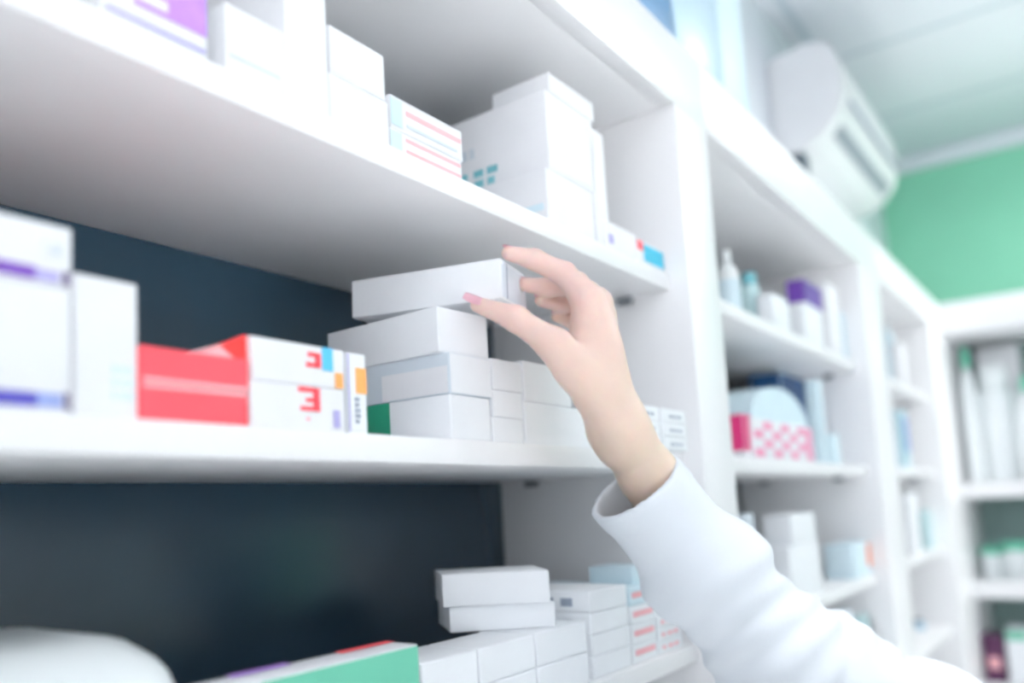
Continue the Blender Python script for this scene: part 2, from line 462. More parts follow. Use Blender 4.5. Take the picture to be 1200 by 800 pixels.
done('tuck_flap', bm, M_FLAP, held, smooth=False)
bm = bmesh.new(); add_box(bm, 0.012, 0.0135, -0.0008, 0.0002, 0.002, H_ - .002)
done('flap_seam', bm, M_GREY, held, smooth=False)

# ---- upper shelf, near bay
carton('large carton with a lilac and teal front on the upper shelf', 116, 243, 30, (243, -60), ZU, 1.09, 0.45, M_CARDW, flap=False,
       prints=[('F', 0.30, 0.99, 0.24, 0.6, M_LILAC), ('F', 0.0, 0.26, 0.3, 0.8, M_TEAL), ('F', 0.32, 0.6, 0.28, 0.36, M_CARDW), ('F', 0.05, 0.97, 0.1, 0.13, M_PURPL)])
carton('low white carton between the lilac carton and the tall white one', 264, 333, 50, (333, 38), ZU, 1.09, 0.4, M_CARDW, flap=False, prints=[('F', 0.05, 0.9, 0.3, 0.33, M_CARDG)])
carton('tall white carton on the upper shelf reaching above the view', 334.5, 384, 60, (384, -50), ZU, 1.085, 0.4, M_CARDW, flap=False)
z = carton('white carton under another, next to the tall white one above', 385.5, 455, 120, (385.5, 84), ZU, 1.09, 0.4, M_CARDW, group='upper shelf pair of white cartons')
carton('white carton on top of another, next to the tall white one above', 386, 450, 60, (386, 28), z, 1.09, 0.36, M_CARDW, group='upper shelf pair of white cartons')
gP = 'pink-lined cartons on the upper shelf'
z = carton('pink-lined white carton with a mint end, lower of two', 457, 540, 165, (457, 148), ZU, 1.09, 0.35, M_CARDW, group=gP,
           prints=[('F', 0.2, 0.97, 0.68, 0.82, M_PINK), ('F', 0.2, 0.97, 0.25, 0.36, M_PINK), ('F', 0.0, 0.14, 0.1, 0.9, M_AQUA)])
carton('pink-lined white carton lying on its match', 457, 540, 130, (457, 109), z, 1.09, 0.35, M_CARDW, group=gP,
       prints=[('F', 0.2, 0.97, 0.55, 0.7, M_PINK), ('F', 0.2, 0.9, 0.2, 0.28, M_CARDG), ('F', 0.0, 0.14, 0.1, 0.9, M_AQUA)])
gT = 'tower of white cartons on the upper shelf'
z = carton('white carton with teal print on its side, foot of the white tower', 641, 694, 225, (641, 196), ZU, 1.10, 0.4, M_CARDW, group=gT,
           prints=[('T_', 'L', 0.05, 0.55, 0.2, 0.9, M_TEAL, 3, 4), ('L', 0.5, 0.97, 0.3, 0.42, M_CARDB)])
z = carton('deep white carton in the middle of the white tower', 641, 694, 160, (641, 106), z, 1.10, 0.4, M_CARDW, group=gT,
           prints=[('T_', 'L', 0.03, 0.5, 0.42, 0.62, M_CARDG, 1, 6), ('T_', 'L', 0.02, 0.6, 0.03, 0.3, M_TEAL, 2, 5)])
carton('short white carton crowning the white tower', 643, 693, 95, (643, 84), z, 1.10, 0.19, M_CARDW, group=gT)
carton('slender white carton leaning close on the far side of the white tower', 695, 710, 210, (695, 151), ZU, 1.10, 0.28, M_CARDW)
carton('low white carton between the slender carton and the cyan one', 711, 745, 275, (712, 258), ZU, 1.08, 0.2, M_CARDW, prints=[('F', 0.05, 0.2, 0.25, 0.55, M_PURPL)])
carton('little cyan-fronted carton with a red corner at the shelf end', 747, 777, 295, (748, 280), ZU, 1.072, 0.15, M_CARDW,
       prints=[('F', 0.22, 0.98, 0.15, 0.9, M_CYAN), ('F', 0.0, 0.2, 0.55, 0.95, M_RED)])

# ---- lower shelf, near bay
Xg1 = onY(491, 775, 1.085)[0]
zg = onY(490, 754, 1.085)[2]
carton('long mint-green carton with a red and lilac top edge lying along the lower shelf', 0, 0, 0, zg, ZL, 1.085, 0.08, M_CARDW, x01=(onY(238, 797, 1.085)[0], Xg1), flap=False,
       prints=[('F', 0.22, 0.995, 0.02, 0.985, M_MINT), ('T', 0.7, 0.99, 0.74, 0.97, M_RED), ('T', 0.2, 0.45, 0.74, 0.97, M_LILAC)])
gF = 'front row of white cartons on the lower shelf'
zf = onY(560, 760, 1.085)[2]
zf2 = (ZL + zf) / 2
Lr = [(494, 560, 'next to the mint carton'), (561.5, 628, 'second past the mint carton'), (629.5, 690, 'third past the mint carton')]
for xl, xr, t in Lr:
    carton(f'white carton at the foot of the lower shelf row, {t}', xl, xr, 780, zf2, ZL, 1.085, 0.14, M_CARD, group=gF)
    carton(f'white carton on top in the lower shelf row, {t}', xl, xr, 780, zf, zf2, 1.085, 0.14, M_CARD, group=gF)
zw = onY(60, 742, 1.34)[2]  # made-up white pack, stands in for a soft pale glow of unknown origin
px0, px1 = 0.29, onY(262, 800, 1.085)[0]
bm = bmesh.new(); hh_ = (zw - ZL) * S
add_box(bm, -(px1 - px0) * S / 2, (px1 - px0) * S / 2, -0.095, 0.095, 0, hh_, hh_ * .48, seg=7)
pk_ = done('glow_pack', bm, M_PLAST, None, loc=W((px0 + px1) / 2, 1.36, ZL) + Vector((0, 0, .0004)))
tag(pk_, 'made-up plump white pack standing in for a pale glow beside the mint-green carton', 'pack')
# two askew cartons on top of the row
def askew(label, pr, pl, ztop, zbot, Y0, ang, dep, group):
    """a carton turned by ang; pr and pl: where its front lower corners are seen"""
    A = onY(pr[0], pr[1], Y0); c, n = math.cos(ang), math.sin(ang); lo_, hi_ = 0.02, 1.2
    for _ in range(40):
        m_ = (lo_ + hi_) / 2; q = R.T @ (A - m_ * np.array([c, n, 0])); x_ = PP[0] + F * q[0] / q[2]
        if x_ > pl: lo_ = m_
        else: hi_ = m_
    B = A - lo_ * np.array([c, n, 0]); w = lo_ * S; d = dep * S; h = (ztop - zbot) * S - .0003
    mid_ = (A + B) / 2 + np.array([-n, c, 0]) * dep / 2
    bm = bmesh.new(); add_box(bm, -w / 2, w / 2, -d / 2, d / 2, 0, h, 0.0014)
    o = done('medicine_carton', bm, M_CARD, None, loc=W(mid_[0], mid_[1], zbot) + Vector((0, 0, .0002)), rz=ang)
    tag(o, label, 'carton', group)
    bm = bmesh.new(); add_box(bm, w / 2 - .0002, w / 2 + .0004, -d / 2 + .002, d / 2 - .002, h * .06, h * .9); done('tuck_flap', bm, M_CARD, o, smooth=False)


zk1 = onY(650, 704, 1.095)[2]; zk2 = onY(643, 667, 1.09)[2]
gK = 'pair of askew white cartons'
askew('white carton lying askew on the lower row, under its twin', (652, 740), 528, zk1, zf, 1.095, math.radians(-44), 0.19, gK)
askew('white carton lying askew on its twin against the dark back', (645, 702), 519, zk2, zk1, 1.09, math.radians(-47), 0.19, gK)
# printed stacks further along
gQ = 'printed small cartons along the lower shelf'
z = ZL
zz = [ZL + (onY(692, 690, 1.12)[2] - ZL) * f for f in (0.25, 0.5, 0.75, 1.0)]
for k, t in enumerate(('foot', 'second layer', 'third layer', 'top')):
    z = carton(f'white carton with dark bar print, {t} of the pile before the pale blue one', 692, 737, 730, zz[k], z, 1.09, 0.36, M_CARD, group=gQ,
               prints=[('T_', 'L', 0.62, 0.88, 0.2, 0.8, M_GREY, 1, 2)])
zz = [ZL + (onY(739, 688, 1.09)[2] - ZL) * f for f in (0.25, 0.5, 0.75, 1.0)]
z = ZL
for k, t in enumerate(('foot', 'second layer', 'third layer', 'top')):
    z = carton(f'pale blue and white carton with blue dots, {t} of the cyan-topped pile', 739, 768, 730, zz[k], z, 1.09, 0.34, (M_CARDB if k == 3 else M_CARD), group=gQ,
               prints=[('T_', 'L', 0.1, 0.5, 0.3, 0.7, M_BLUEL, 1, 3), ('F', 0.1, 0.9, 0.4, 0.7, M_PINK)])
carton('ice blue carton crowning the pile close to the sleeve', 740, 764, 670, (740, 664), z, 1.12, 0.14, M_CARDB)
zz = [ZL + (onY(772, 722, 1.09)[2] - ZL) * f for f in (0.34, 0.67, 1.0)]
z = ZL
for k, t in enumerate(('foot', 'middle', 'top')):
    z = carton(f'narrow white carton with pink print, {t} of the end pile on the lower shelf', 772, 800, 750, zz[k], z, 1.09, 0.3, M_CARD, group=gQ,
               prints=[('T_', 'F', 0.1, 0.85, 0.25, 0.7, M_PINK, 1, 3)])


# ------------------------------------------------------------------ bottles and packs further along
def bottle(label, u, v, zb, rad, h, body, cap, style=0, band=None, group=None, name='bottle', cat='bottle'):
    t = empty(name, W(u, v, zb)); t.location.z += 0.0004
    tag(t, label, cat, group)
    bm = bmesh.new(); r = rad
    if style == 0:      # shouldered pill bottle
        pr = [(r * .9, 0), (r, .03 * h), (r, .70 * h), (r * .93, .76 * h), (r * .62, .82 * h), (r * .58, .86 * h)]
    elif style == 1:    # tall lotion bottle
        pr = [(r * .85, 0), (r, .04 * h), (r * 1.0, .45 * h), (r * .94, .66 * h), (r * .70, .77 * h), (r * .36, .82 * h), (r * .34, .86 * h)]
    else:               # wide jar
        pr = [(r * .92, 0), (r, .05 * h), (r, .68 * h), (r * .9, .74 * h), (r * .88, .78 * h)]
    add_lathe(bm, pr); done('body', bm, body, t)
    bm = bmesh.new()
    if style == 0:
        pc = [(r * .70, .80 * h), (r * .72, .82 * h), (r * .72, .97 * h), (r * .66, h)]
    elif style == 1:
        pc = [(r * .42, .85 * h), (r * .44, .87 * h), (r * .38, .98 * h), (r * .3, h)]
    else:
        pc = [(r * .98, .76 * h), (r * 1.02, .78 * h), (r * 1.02, .97 * h), (r * .96, h)]
    add_lathe(bm, pc); done('cap', bm, cap, t)
    if band:
        bm = bmesh.new(); add_lathe(bm, [(r * 1.012, .18 * h), (r * 1.012, .58 * h)]); done('label_band', bm, band, t)
    return t


def bpx(label, xl, xr, yt, zb, Y, body, cap, style=0, band=None, group=None, ym=None):
    """bottle seen between xl and xr with its top at yt, standing at zb, centre at depth Y"""
    xm = (xl + xr) / 2
    c = onY(xm, ym if ym is not None else yt + 20, Y)
    q = onY(xm, yt, Y)
    dist = float((R.T @ c)[2])
    rad = abs(xr - xl) / 2 / F * dist * S
    h = (q[2] - zb) * S
    return bottle(label, c[0], Y, zb, rad, h, body, cap, style, band, group)


def pix_carton(label, xl, xr, ym, top, zb, Y0, dep, m=M_CARD, prints=(), group=None, rz=0.0, flap=False, fr=0.5):
    """a carton whose front and left side together span xl..xr"""
    xm = xl + fr * (xr - xl)
    X0 = onY(xm, ym, Y0)[0]; X1 = onY(xr, ym, Y0)[0]
    lo_, hi_ = [(a_[1] + .012, b_[0] - .012) for a_, b_ in zip(DIV, DIV[1:]) if a_[1] - .3 < X0 < b_[0] + .3][0]
    X0 = max(X0, lo_); X1 = min(max(X1, X0 + .08), hi_); X0 = min(X0, X1 - .07)
    d = min(max(onX(xl, ym, X0)[1] - Y0, 0.06), 0.55)
    zt = onY(xm, top[1], Y0)[2]
    return carton(label, xl, xr, ym, zt, zb, Y0, d, m, rz, prints, group, flap, x01=(X0, X1))


# middle bay, top shelf
bpx('white pill bottle first past the wide upright, highest shelf of the middle bay', 840, 866, 296, ZU, 1.2, M_PLAST, M_PLAST, 1, M_CARDB, ym=330)
bpx('pale aqua bottle behind the white bottle in the middle bay', 868, 890, 322, ZU, 1.22, M_AQUA, M_TEAL, 0, M_AQUA, ym=345)
g2 = 'white cartons on the top shelf of the middle bay'
z = pix_carton('low white carton beside the aqua bottle in the middle bay', 888, 925, 368, (893, 343), ZU, 1.1, 0.3, M_CARD, group=g2)
z = pix_carton('white carton beneath the purple one in the middle bay', 922, 963, 370, (925, 354), ZU, 1.1, 0.3, M_CARD, group=g2)
pix_carton('purple-fronted carton on a white one in the middle bay', 922, 963, 345, (925, 327), z, 1.1, 0.28, M_CARDW, prints=[('F', 0.0, 0.97, 0.05, 0.98, M_PURP), ('L', 0, 1, 0.05, .98, M_PURP)])
pix_carton('upright white carton beside the purple-fronted one in the middle bay', 958, 984, 370, (963, 332), ZU, 1.1, 0.25, M_CARDW, group=g2)
pix_carton('narrow white carton last on the top shelf of the middle bay', 980, 1002, 395, (984, 368), ZU, 1.1, 0.2, M_CARDB, group=g2)
# middle bay, second shelf
pix_carton('magenta carton beside the wide upright', 862, 881, 505, (862, 484), ZM, 1.12, 0.2, M_CARDW, prints=[('F', 0.02, 0.98, 0.2, 0.98, M_MAG), ('L', 0.02, .98, .2, .98, M_MAG)])
# dome-topped pack
c0 = onY(884, 510, 1.1); c1 = onY(955, 520, 1.1)
pk = empty('wipes_pack', W((c0[0] + c1[0]) / 2, 1.2, ZM)); pk.location.z += .0004
tag(pk, 'round-topped white pack with a pink chequered base in front of the navy carton', 'pack')
wd = (c1[0] - c0[0]) * S / 2; hh = (onY(920, 455, 1.1)[2] - ZM) * S; hb = (onY(920, 495, 1.1)[2] - ZM) * S
pts = [(-wd, hb), (wd, hb)] + [(wd * math.cos(a) * .92, hb + (hh - hb) * math.sin(a)) for a in [math.pi * k / 20 for k in range(0, 21)]]
bm = bmesh.new(); add_prism(bm, pts[2:], -0.03, 0.03, 'y'); done('dome', bm, M_CARDB, pk)
bm = bmesh.new(); add_box(bm, -wd, wd, -0.034, 0.034, 0, hb, 0.003); done('body', bm, M_CARDW, pk)
bm = bmesh.new()
for r_ in range(4):
    for c_ in range(7):
        if (r_ + c_) % 2 == 0 or c_ == 6:
            add_box(bm, -wd * .96 + c_ * wd * .275, -wd * .96 + (c_ + .92) * wd * .275, -0.0346, -0.0342, hb * (.08 + .22 * r_), hb * (.08 + .22 * r_ + .19))
done('printed_pattern', bm, mat('rose_print', (246, 156, 192), 0.5), pk, smooth=False)
pix_carton('navy carton standing behind the round-topped pack', 880, 950, 460, (880, 436), ZM, 1.34, 0.14, M_CARDB, prints=[('F', 0.02, 0.98, 0.3, 0.99, M_NAVY), ('L', 0, 1, .3, .99, M_NAVY)])
pix_carton('tall white carton squeezed between pack and brown-lidded jar', 957, 966, 490, (957, 446), ZM, 1.1, 0.25, M_CARDB)
bpx('white jar with a brown lid at the end of the second shelf', 984, 1004, 495, ZM, 1.2, M_PLAST, M_BROWN, 2, ym=515)
pix_carton('low pale carton in front of the brown-lidded jar', 967, 984, 525, (967, 508), ZM, 1.1, 0.2, M_CARDB)
# middle bay, third shelf
g3 = 'white cartons on the third shelf of the middle bay'
z = pix_carton('big white carton lying under another on the third shelf of the middle bay', 890, 962, 665, (890, 640), ZL, 1.1, 0.4, M_CARD, group=g3)
pix_carton('white carton on top behind the sleeve, third shelf of the middle bay', 893, 958, 625, (893, 603), z, 1.1, 0.4, M_CARD, group=g3, rz=math.radians(2))
pix_carton('white carton with an orange end next to the third upright', 966, 1034, 655, (966, 638), ZL, 1.09, 0.3, M_CARDB, prints=[('F', 0.78, 0.99, 0.25, 0.95, M_ORANGE2)])
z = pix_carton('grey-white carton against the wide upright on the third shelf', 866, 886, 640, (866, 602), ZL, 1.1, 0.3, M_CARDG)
# middle bay, fourth shelf
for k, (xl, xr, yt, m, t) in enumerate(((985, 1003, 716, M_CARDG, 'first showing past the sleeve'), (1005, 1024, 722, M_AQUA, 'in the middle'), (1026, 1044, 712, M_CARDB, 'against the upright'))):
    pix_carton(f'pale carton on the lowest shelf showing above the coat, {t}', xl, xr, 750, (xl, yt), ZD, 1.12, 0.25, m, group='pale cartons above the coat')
# far bay
bpx('pale blue bottle first on the top shelf of the far bay', 1035, 1050, 376, ZU, 1.2, M_CARDB, M_PLAST, 1, ym=420)
pix_carton('white carton in the middle of the top shelf of the far bay', 1049, 1062, 420, (1049, 402), ZU, 1.12, 0.25, M_CARDW)
bpx('sky blue jar last on the top shelf of the far bay', 1062, 1083, 404, ZU, 1.18, M_ICE, M_PLAST, 2, M_BLUEL, ym=430)
pix_carton('teal and blue carton on the second shelf of the far bay', 1046, 1064, 500, (1046, 480), ZM, 1.12, 0.25, M_CARDB, prints=[('F', 0.02, 0.4, 0.1, 0.98, M_TEAL), ('F', 0.42, 0.98, 0.3, 0.9, M_BLUEL)])
bpx('pale blue jar with an orange band on the second shelf of the far bay', 1066, 1086, 486, ZM, 1.2, M_ICE, M_TEAL, 2, M_ORANGE, ym=510)
pix_carton('white carton at the near end of the third shelf of the far bay', 1056, 1076, 600, (1056, 578), ZL, 1.12, 0.3, M_CARD)
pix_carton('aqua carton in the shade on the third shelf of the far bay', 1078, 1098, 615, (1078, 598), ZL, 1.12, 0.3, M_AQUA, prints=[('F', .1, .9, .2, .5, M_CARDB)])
bpx('tall white bottle on the fourth shelf of the far bay', 1086, 1104, 690, ZD, 1.25, M_AQUA, M_PLAST, 1, ym=720)
bpx('grey bottle behind the tall white one in the far bay', 1070, 1084, 725, ZD, 1.25, M_ICE, M_DARKG, 0, ym=735)

# ---- on top of the shelving
gO = 'packs standing on top of the shelving'
carton('steel blue pack on top of the shelving at the upper frame edge', 722, 788, 30, (735, -60), TOPT + 0.002, 1.02, 0.25, M_STEEL, flap=False, group=gO)
carton('large pale blue pack on top of the shelving beside the steel blue one', 792, 842, 40, (795, -70), TOPT + 0.002, 1.03, 0.3, M_ICE, flap=False, group=gO)
carton('tall ice blue pack on top of the shelving before the air conditioner', 845, 872, 60, (846, -40), TOPT + 0.002, 1.05, 0.3, M_CARDB, flap=False, group=gO)

# ------------------------------------------------------------------ air conditioner
XA0, XA1 = 7.0, 9.25
ac = empty('air_conditioner', W((XA0 + XA1) / 2, YW, 2.5))
tag(ac, 'white wall-mounted air conditioner above the shelving near the green wall', 'air conditioner')
yb = YW
prof = [(yb, 2.72), (yb, 3.53), (1.52, 3.58), (1.36, 3.52), (1.30, 3.35), (1.29, 3.10), (1.33, 2.94), (1.45, 2.80), (1.6, 2.72)]
bm = bmesh.new(); add_prism(bm, [(W(0, a, b).y, W(0, a, b).z) for a, b in prof], XA0 * S, XA1 * S, 'x')
bmesh.ops.bevel(bm, geom=[e for e in bm.edges], offset=0.008, segments=2, affect='EDGES')
local(ac, done('body', bm, M_AC, ac))
for (ya, za, yb_, zb_, nm, m) in ((1.36, 2.912, 1.43, 2.827, 'louvre', mat('mid_grey_plastic', (140, 146, 156), 0.5)), (1.283, 3.08, 1.287, 3.05, 'panel_seam', M_GREY)):
    a, b = W(XA0 + .2, ya, za), W(XA1 - .2, yb_, zb_)
    bm = bmesh.new()
    dv = Vector((0, b.y - a.y, b.z - a.z)); nrm = Vector((0, dv.z, -dv.y)).normalized() * 0.004
    p = [Vector((0, a.y, a.z)), Vector((0, b.y, b.z)), Vector((0, b.y, b.z)) + nrm, Vector((0, a.y, a.z)) + nrm]
    add_prism(bm, [(q.y, q.z) for q in p], a.x, b.x, 'x')
    local(ac, done(nm, bm, m, ac, smooth=False))
# pipe cover below the near end
bm = bmesh.new()
pa = W(XA0 + 0.06, YW - 0.12, 2.5)
add_box(bm, pa.x, pa.x + .06, pa.y - .03, W(0, YW, 0).y - .001, pa.z, W(0, 0, 2.725).z, 0.006)
local(ac, done('pipe_cover', bm, M_DARKG, ac))

# ------------------------------------------------------------------ shelving across the end of the room

eu = empty('display_unit', W(XF, 0, FLOORZ))
tag(eu, 'white shelving unit standing across the end of the room under the green wall', 'shelving')
EYA, EYB = -4.0, 1.06
local(eu, board('fascia', XF, XF + 0.06, EYA, EYB, TOPB + 0.0, TOPT + 0.02, M_BOARD, eu))
local(eu, board('top_panel', XF + .06, XF + 1.2, EYA, EYB, TOPB, TOPB + TH, M_BOARD, eu))
local(eu, board('back_panel', XF + 1.2, XF + 1.25, EYA, EYB, FLOORZ + .003, TOPB + TH, mat('grey_green_back', (150, 176, 172), 0.5), eu))
for y in (EYA, -1.8, EYB - .06):
    local(eu, board('upright', XF, XF + 1.2, y, y + 0.06, FLOORZ + .003, TOPB, M_BOARD, eu))
ES = [-0.09, -0.92, -1.75, 0.72]
for k, zz_ in enumerate(ES[:3]):
    local(eu, board('shelf', XF + 0.02, XF + 1.2, EYA + .06, EYB - .06, zz_, zz_ + 0.13, M_BOARD, eu))
gE = 'products on the shelving across the end of the room'


def ebx(label, xl, xr, yt, zb, X, body, cap, style=0, band=None):
    xm = (xl + xr) / 2
    q = onX(xm, yt, X); c = onX(xm, yt + 30, X)
    dist = float((R.T @ c)[2]); rad = (xr - xl) / 2 / F * dist * S
    return bottle(label, X, q[1], zb, rad, (q[2] - zb) * S, body, cap, style, band, gE)


zE = ES[0] + 0.13
ebx('tall white lotion bottle nearest the corner on the end shelving', 1120, 1138, 408, zE, XF + .3, M_PLAST, M_MINT, 1)
ebx('broad white bottle with sloping shoulders on the end shelving', 1141, 1183, 430, zE, XF + .45, M_PLAST, M_PLAST, 0)
ebx('white bottle cut by the picture edge on the end shelving', 1186, 1216, 440, zE, XF + .3, M_PLAST, M_MINT, 1)

zE2 = ES[1] + 0.13
ebx('mint-lidded jar on the second shelf across the end', 1150, 1172, 640, zE2, XF + .4, M_PLAST, M_MINT, 2)
ebx('white jar with a mint lid beside the picture edge, end shelving', 1176, 1204, 634, zE2, XF + .4, M_PLAST, M_MINT, 2)
zE3 = ES[2] + 0.13


def ecarton(label, xl, xr, yt, zb, X, dep, m, prints=()):
    a, b = onX(xl, yt, X), onX(xr, yt, X)
    d = (a[1] - b[1]) * S; w = dep * S; h = (a[2] - zb) * S
    bm = bmesh.new(); add_box(bm, -w / 2, w / 2, -d / 2, d / 2, 0, h, 0.002)
    o = done('medicine_carton', bm, m, None, loc=W(X + dep / 2, (a[1] + b[1]) / 2, zb) + Vector((0, 0, .0004)))
    tag(o, label, 'carton', gE)
    for (u0, u1, v0, v1, pm) in prints:
        patch(o, 'L', w, d, h, u0, u1, v0, v1, pm)
    return o


ecarton('plum carton with a pink middle at the bottom of the end shelving', 1150, 1174, 745, zE3, XF + .1, .35, M_PLUM, [(0.2, .8, .3, .55, M_PINK)])
ecarton('white carton with a mint top band next to the plum one', 1177, 1204, 738, zE3, XF + .1, .35, M_CARD, [(0.02, .98, .82, .99, M_MINT)])


ecarton('tall white carton standing behind the broad white bottle on the end shelving', 1142, 1192, 410, zE, XF + .8, .25, M_CARDW)
# ------------------------------------------------------------------ soft bodies: distance fields turned into one surface
def smin(a, b, k):
    h = np.maximum(k - np.abs(a - b), 0) / k
    return np.minimum(a, b) - h * h * k * 0.25


class Field:
    def __init__(self, lo, hi, vox):
        self.lo = np.array(lo, np.float32); self.vox = vox
        n = np.ceil((np.array(hi) - np.array(lo)) / vox).astype(int) + 1
        self.n = n
        g = np.meshgrid(*[np.arange(k, dtype=np.float32) * vox + l for k, l in zip(n, lo)], indexing='ij')
        self.P = np.stack(g, -1)

    def cap(self, a, b, r0, r1):
        a = np.array(a, np.float32); b = np.array(b, np.float32); d = b - a
        pa = self.P - a
        t = np.clip((pa @ d) / float(d @ d + 1e-12), 0, 1)
        q = pa - t[..., None] * d
        return np.sqrt(np.einsum('...i,...i', q, q)) - (r0 + (r1 - r0) * t)

    def chain(self, pts, rad, k):
        out = None
        for i in range(len(pts) - 1):
            c = self.cap(pts[i], pts[i + 1], rad[i], rad[i + 1])
            out = c if out is None else smin(out, c, k)
        return out


def surface(fd, D):
    """naive surface nets"""
    s = D < 0
    n = D.shape
    cnt = np.zeros([k - 1 for k in n], np.float32); acc = np.zeros([k - 1 for k in n] + [3], np.float32)
    for ax in range(3):
        sl0 = [slice(None)] * 3; sl1 = [slice(None)] * 3
        sl0[ax] = slice(0, -1); sl1[ax] = slice(1, None)
        a, b = D[tuple(sl0)], D[tuple(sl1)]
        cr = (a < 0) != (b < 0)
        t = np.where(cr, a / np.where(cr, a - b, 1), 0)
        idx = np.argwhere(cr); tt = t[cr]
        pos = idx.astype(np.float32); pos[:, ax] += tt
        o1, o2 = [q for q in range(3) if q != ax]
        for d1 in (0, -1):
            for d2 in (0, -1):
                c = idx.copy(); c[:, o1] += d1; c[:, o2] += d2
                ok = np.all((c >= 0) & (c < np.array(cnt.shape)), axis=1)
                cc = c[ok]
                cnt[cc[:, 0], cc[:, 1], cc[:, 2]] += 1
                acc[cc[:, 0], cc[:, 1], cc[:, 2]] += pos[ok]
    act = np.argwhere(cnt > 0)
    vid = -np.ones(cnt.shape, np.int64); vid[act[:, 0], act[:, 1], act[:, 2]] = np.arange(len(act))
    V = acc[act[:, 0], act[:, 1], act[:, 2]] / cnt[act[:, 0], act[:, 1], act[:, 2]][:, None]
    V = V * fd.vox + fd.lo
    faces = []
    for ax in range(3):
        sl0 = [slice(None)] * 3; sl1 = [slice(None)] * 3
        sl0[ax] = slice(0, -1); sl1[ax] = slice(1, None)
        a, b = s[tuple(sl0)], s[tuple(sl1)]
        idx = np.argwhere(a != b)
        o1, o2 = (ax + 1) % 3, (ax + 2) % 3
        ok = (idx[:, o1] > 0) & (idx[:, o2] > 0) & (idx[:, o1] < cnt.shape[o1]) & (idx[:, o2] < cnt.shape[o2])
        idx = idx[ok]
        if not len(idx): continue
        def at(d1, d2):
            c = idx.copy(); c[:, o1] -= d1; c[:, o2] -= d2
            return vid[c[:, 0], c[:, 1], c[:, 2]]
        q = np.stack([at(0, 0), at(1, 0), at(1, 1), at(0, 1)], 1)
        fl = b[idx[:, 0], idx[:, 1], idx[:, 2]]
        q[fl] = q[fl][:, ::-1]
        q = q[(q >= 0).all(1)]
        faces.append(q)
    return V, np.concatenate(faces)


def relax(V, Fq, it, f=0.5):
    e = np.concatenate([Fq[:, [0, 1]], Fq[:, [1, 2]], Fq[:, [2, 3]], Fq[:, [3, 0]]])
    for _ in range(it):
        s = np.zeros_like(V); c = np.zeros(len(V), np.float32)
        for a, b in ((0, 1), (1, 0)):
            np.add.at(s, e[:, a], V[e[:, b]]); np.add.at(c, e[:, a], 1)
        V = V * (1 - f) + f * s / np.maximum(c, 1)[:, None]
    return V


def soft(name, parts, m, parent=None):
    """parts: list of (vertices, quads) -> one mesh"""
    vs, fs, o = [], [], 0
    for V, Fq in parts:
        vs.append(V); fs.append(Fq + o); o += len(V)
    V = np.concatenate(vs); Fq = np.concatenate(fs)
    me = bpy.data.meshes.new(name); me.from_pydata(V.tolist(), [], Fq.tolist()); me.validate()
    bm = bmesh.new(); bm.from_mesh(me); bmesh.ops.recalc_face_normals(bm, faces=bm.faces); bm.to_mesh(me); bm.free()
    me.materials.append(m); me.shade_smooth()
    ob = bpy.data.objects.new(name, me); link(ob, parent)
    return ob


# ---- the reaching person -------------------------------------------------
z0 = zc                                   # axial distance of the held corner
J = lambda x, y, dz: cw(x, y, z0 + dz)
wrist = J(725, 500, 0.012)
cuffc = J(760, 556, 0.024)
elbow = J(906, 762, 0.075)
shoul = J(1240, 950, 0.16)
idx = [J(688, 350, 0.008), J(661, 321, 0.020), J(626, 304, 0.020), J(596, 296.5, 0.012)]
mid = [J(699, 356, 0.026), J(676, 332, 0.046), J(642, 337, 0.052), J(614, 333, 0.046)]
rng = [J(704, 370, 0.042), J(690, 352, 0.064), J(660, 357, 0.068), J(634, 352, 0.062)]
pky = [J(706, 388, 0.054), J(696, 376, 0.072), J(672, 377, 0.076), J(652, 371, 0.072)]
thb = [J(694, 460, -0.004), J(651, 405, -0.018), J(604, 373, -0.016), J(560, 357, -0.007)]
lo = np.min([wrist, cuffc, *idx, *mid, *rng, *pky, *thb, (wrist * .0 + cuffc * .8 + elbow * .2)], axis=0) - 0.045
hi = np.max([wrist, cuffc, *idx, *mid, *rng, *pky, *thb, (cuffc * .8 + elbow * .2)], axis=0) + 0.045
fd = Field(lo, hi, 0.0017)
vax = R[:, 2]                             # viewing axis
palm = None
for mp, wr, rr in ((idx[0], wrist - vax * 0.004, 0.0125), (mid[0], wrist + vax * 0.004, 0.0125), (rng[0], wrist + vax * 0.011, 0.012), (pky[0], wrist + vax * 0.016, 0.0115)):
    c = fd.cap(wr, mp, 0.0165, rr)
    palm = c if palm is None else smin(palm, c, 0.012)
palm = smin(palm, fd.cap(thb[0], thb[1], 0.0165, 0.0125), 0.018)                      # thenar
palm = smin(palm, fd.cap(thb[1] * .55 + thb[0] * .45, idx[0] * .62 + wrist * .38, 0.008, 0.009), 0.02)   # web
palm = smin(palm, fd.cap(J(700, 440, 0.01), J(690, 385, 0.012), 0.016, 0.013), 0.018)
fdir = (elbow - cuffc) / np.linalg.norm(elbow - cuffc)
fore_end = cuffc + (elbow - cuffc) * 0.22
arm = smin(fd.chain([wrist - vax * .007, cuffc - vax * .008, fore_end - vax * .009], [0.0172, 0.0196, 0.025], 0.01),
           fd.chain([wrist + vax * .010, cuffc + vax * .010, fore_end + vax * .010], [0.0172, 0.0196, 0.025], 0.01), 0.02)
palm = smin(palm, arm, 0.02)
palm = smin(palm, fd.cap(J(702, 466, 0.0), J(727, 522, 0.012), 0.0145, 0.0165), 0.012)
tot = palm
fingers = ((idx, (0.0116, 0.0100, 0.0086, 0.0062)), (mid, (0.0114, 0.0098, 0.0084, 0.0062)), (rng, (0.0104, 0.0088, 0.0076, 0.0058)), (pky, (0.0094, 0.0078, 0.0066, 0.0050)))
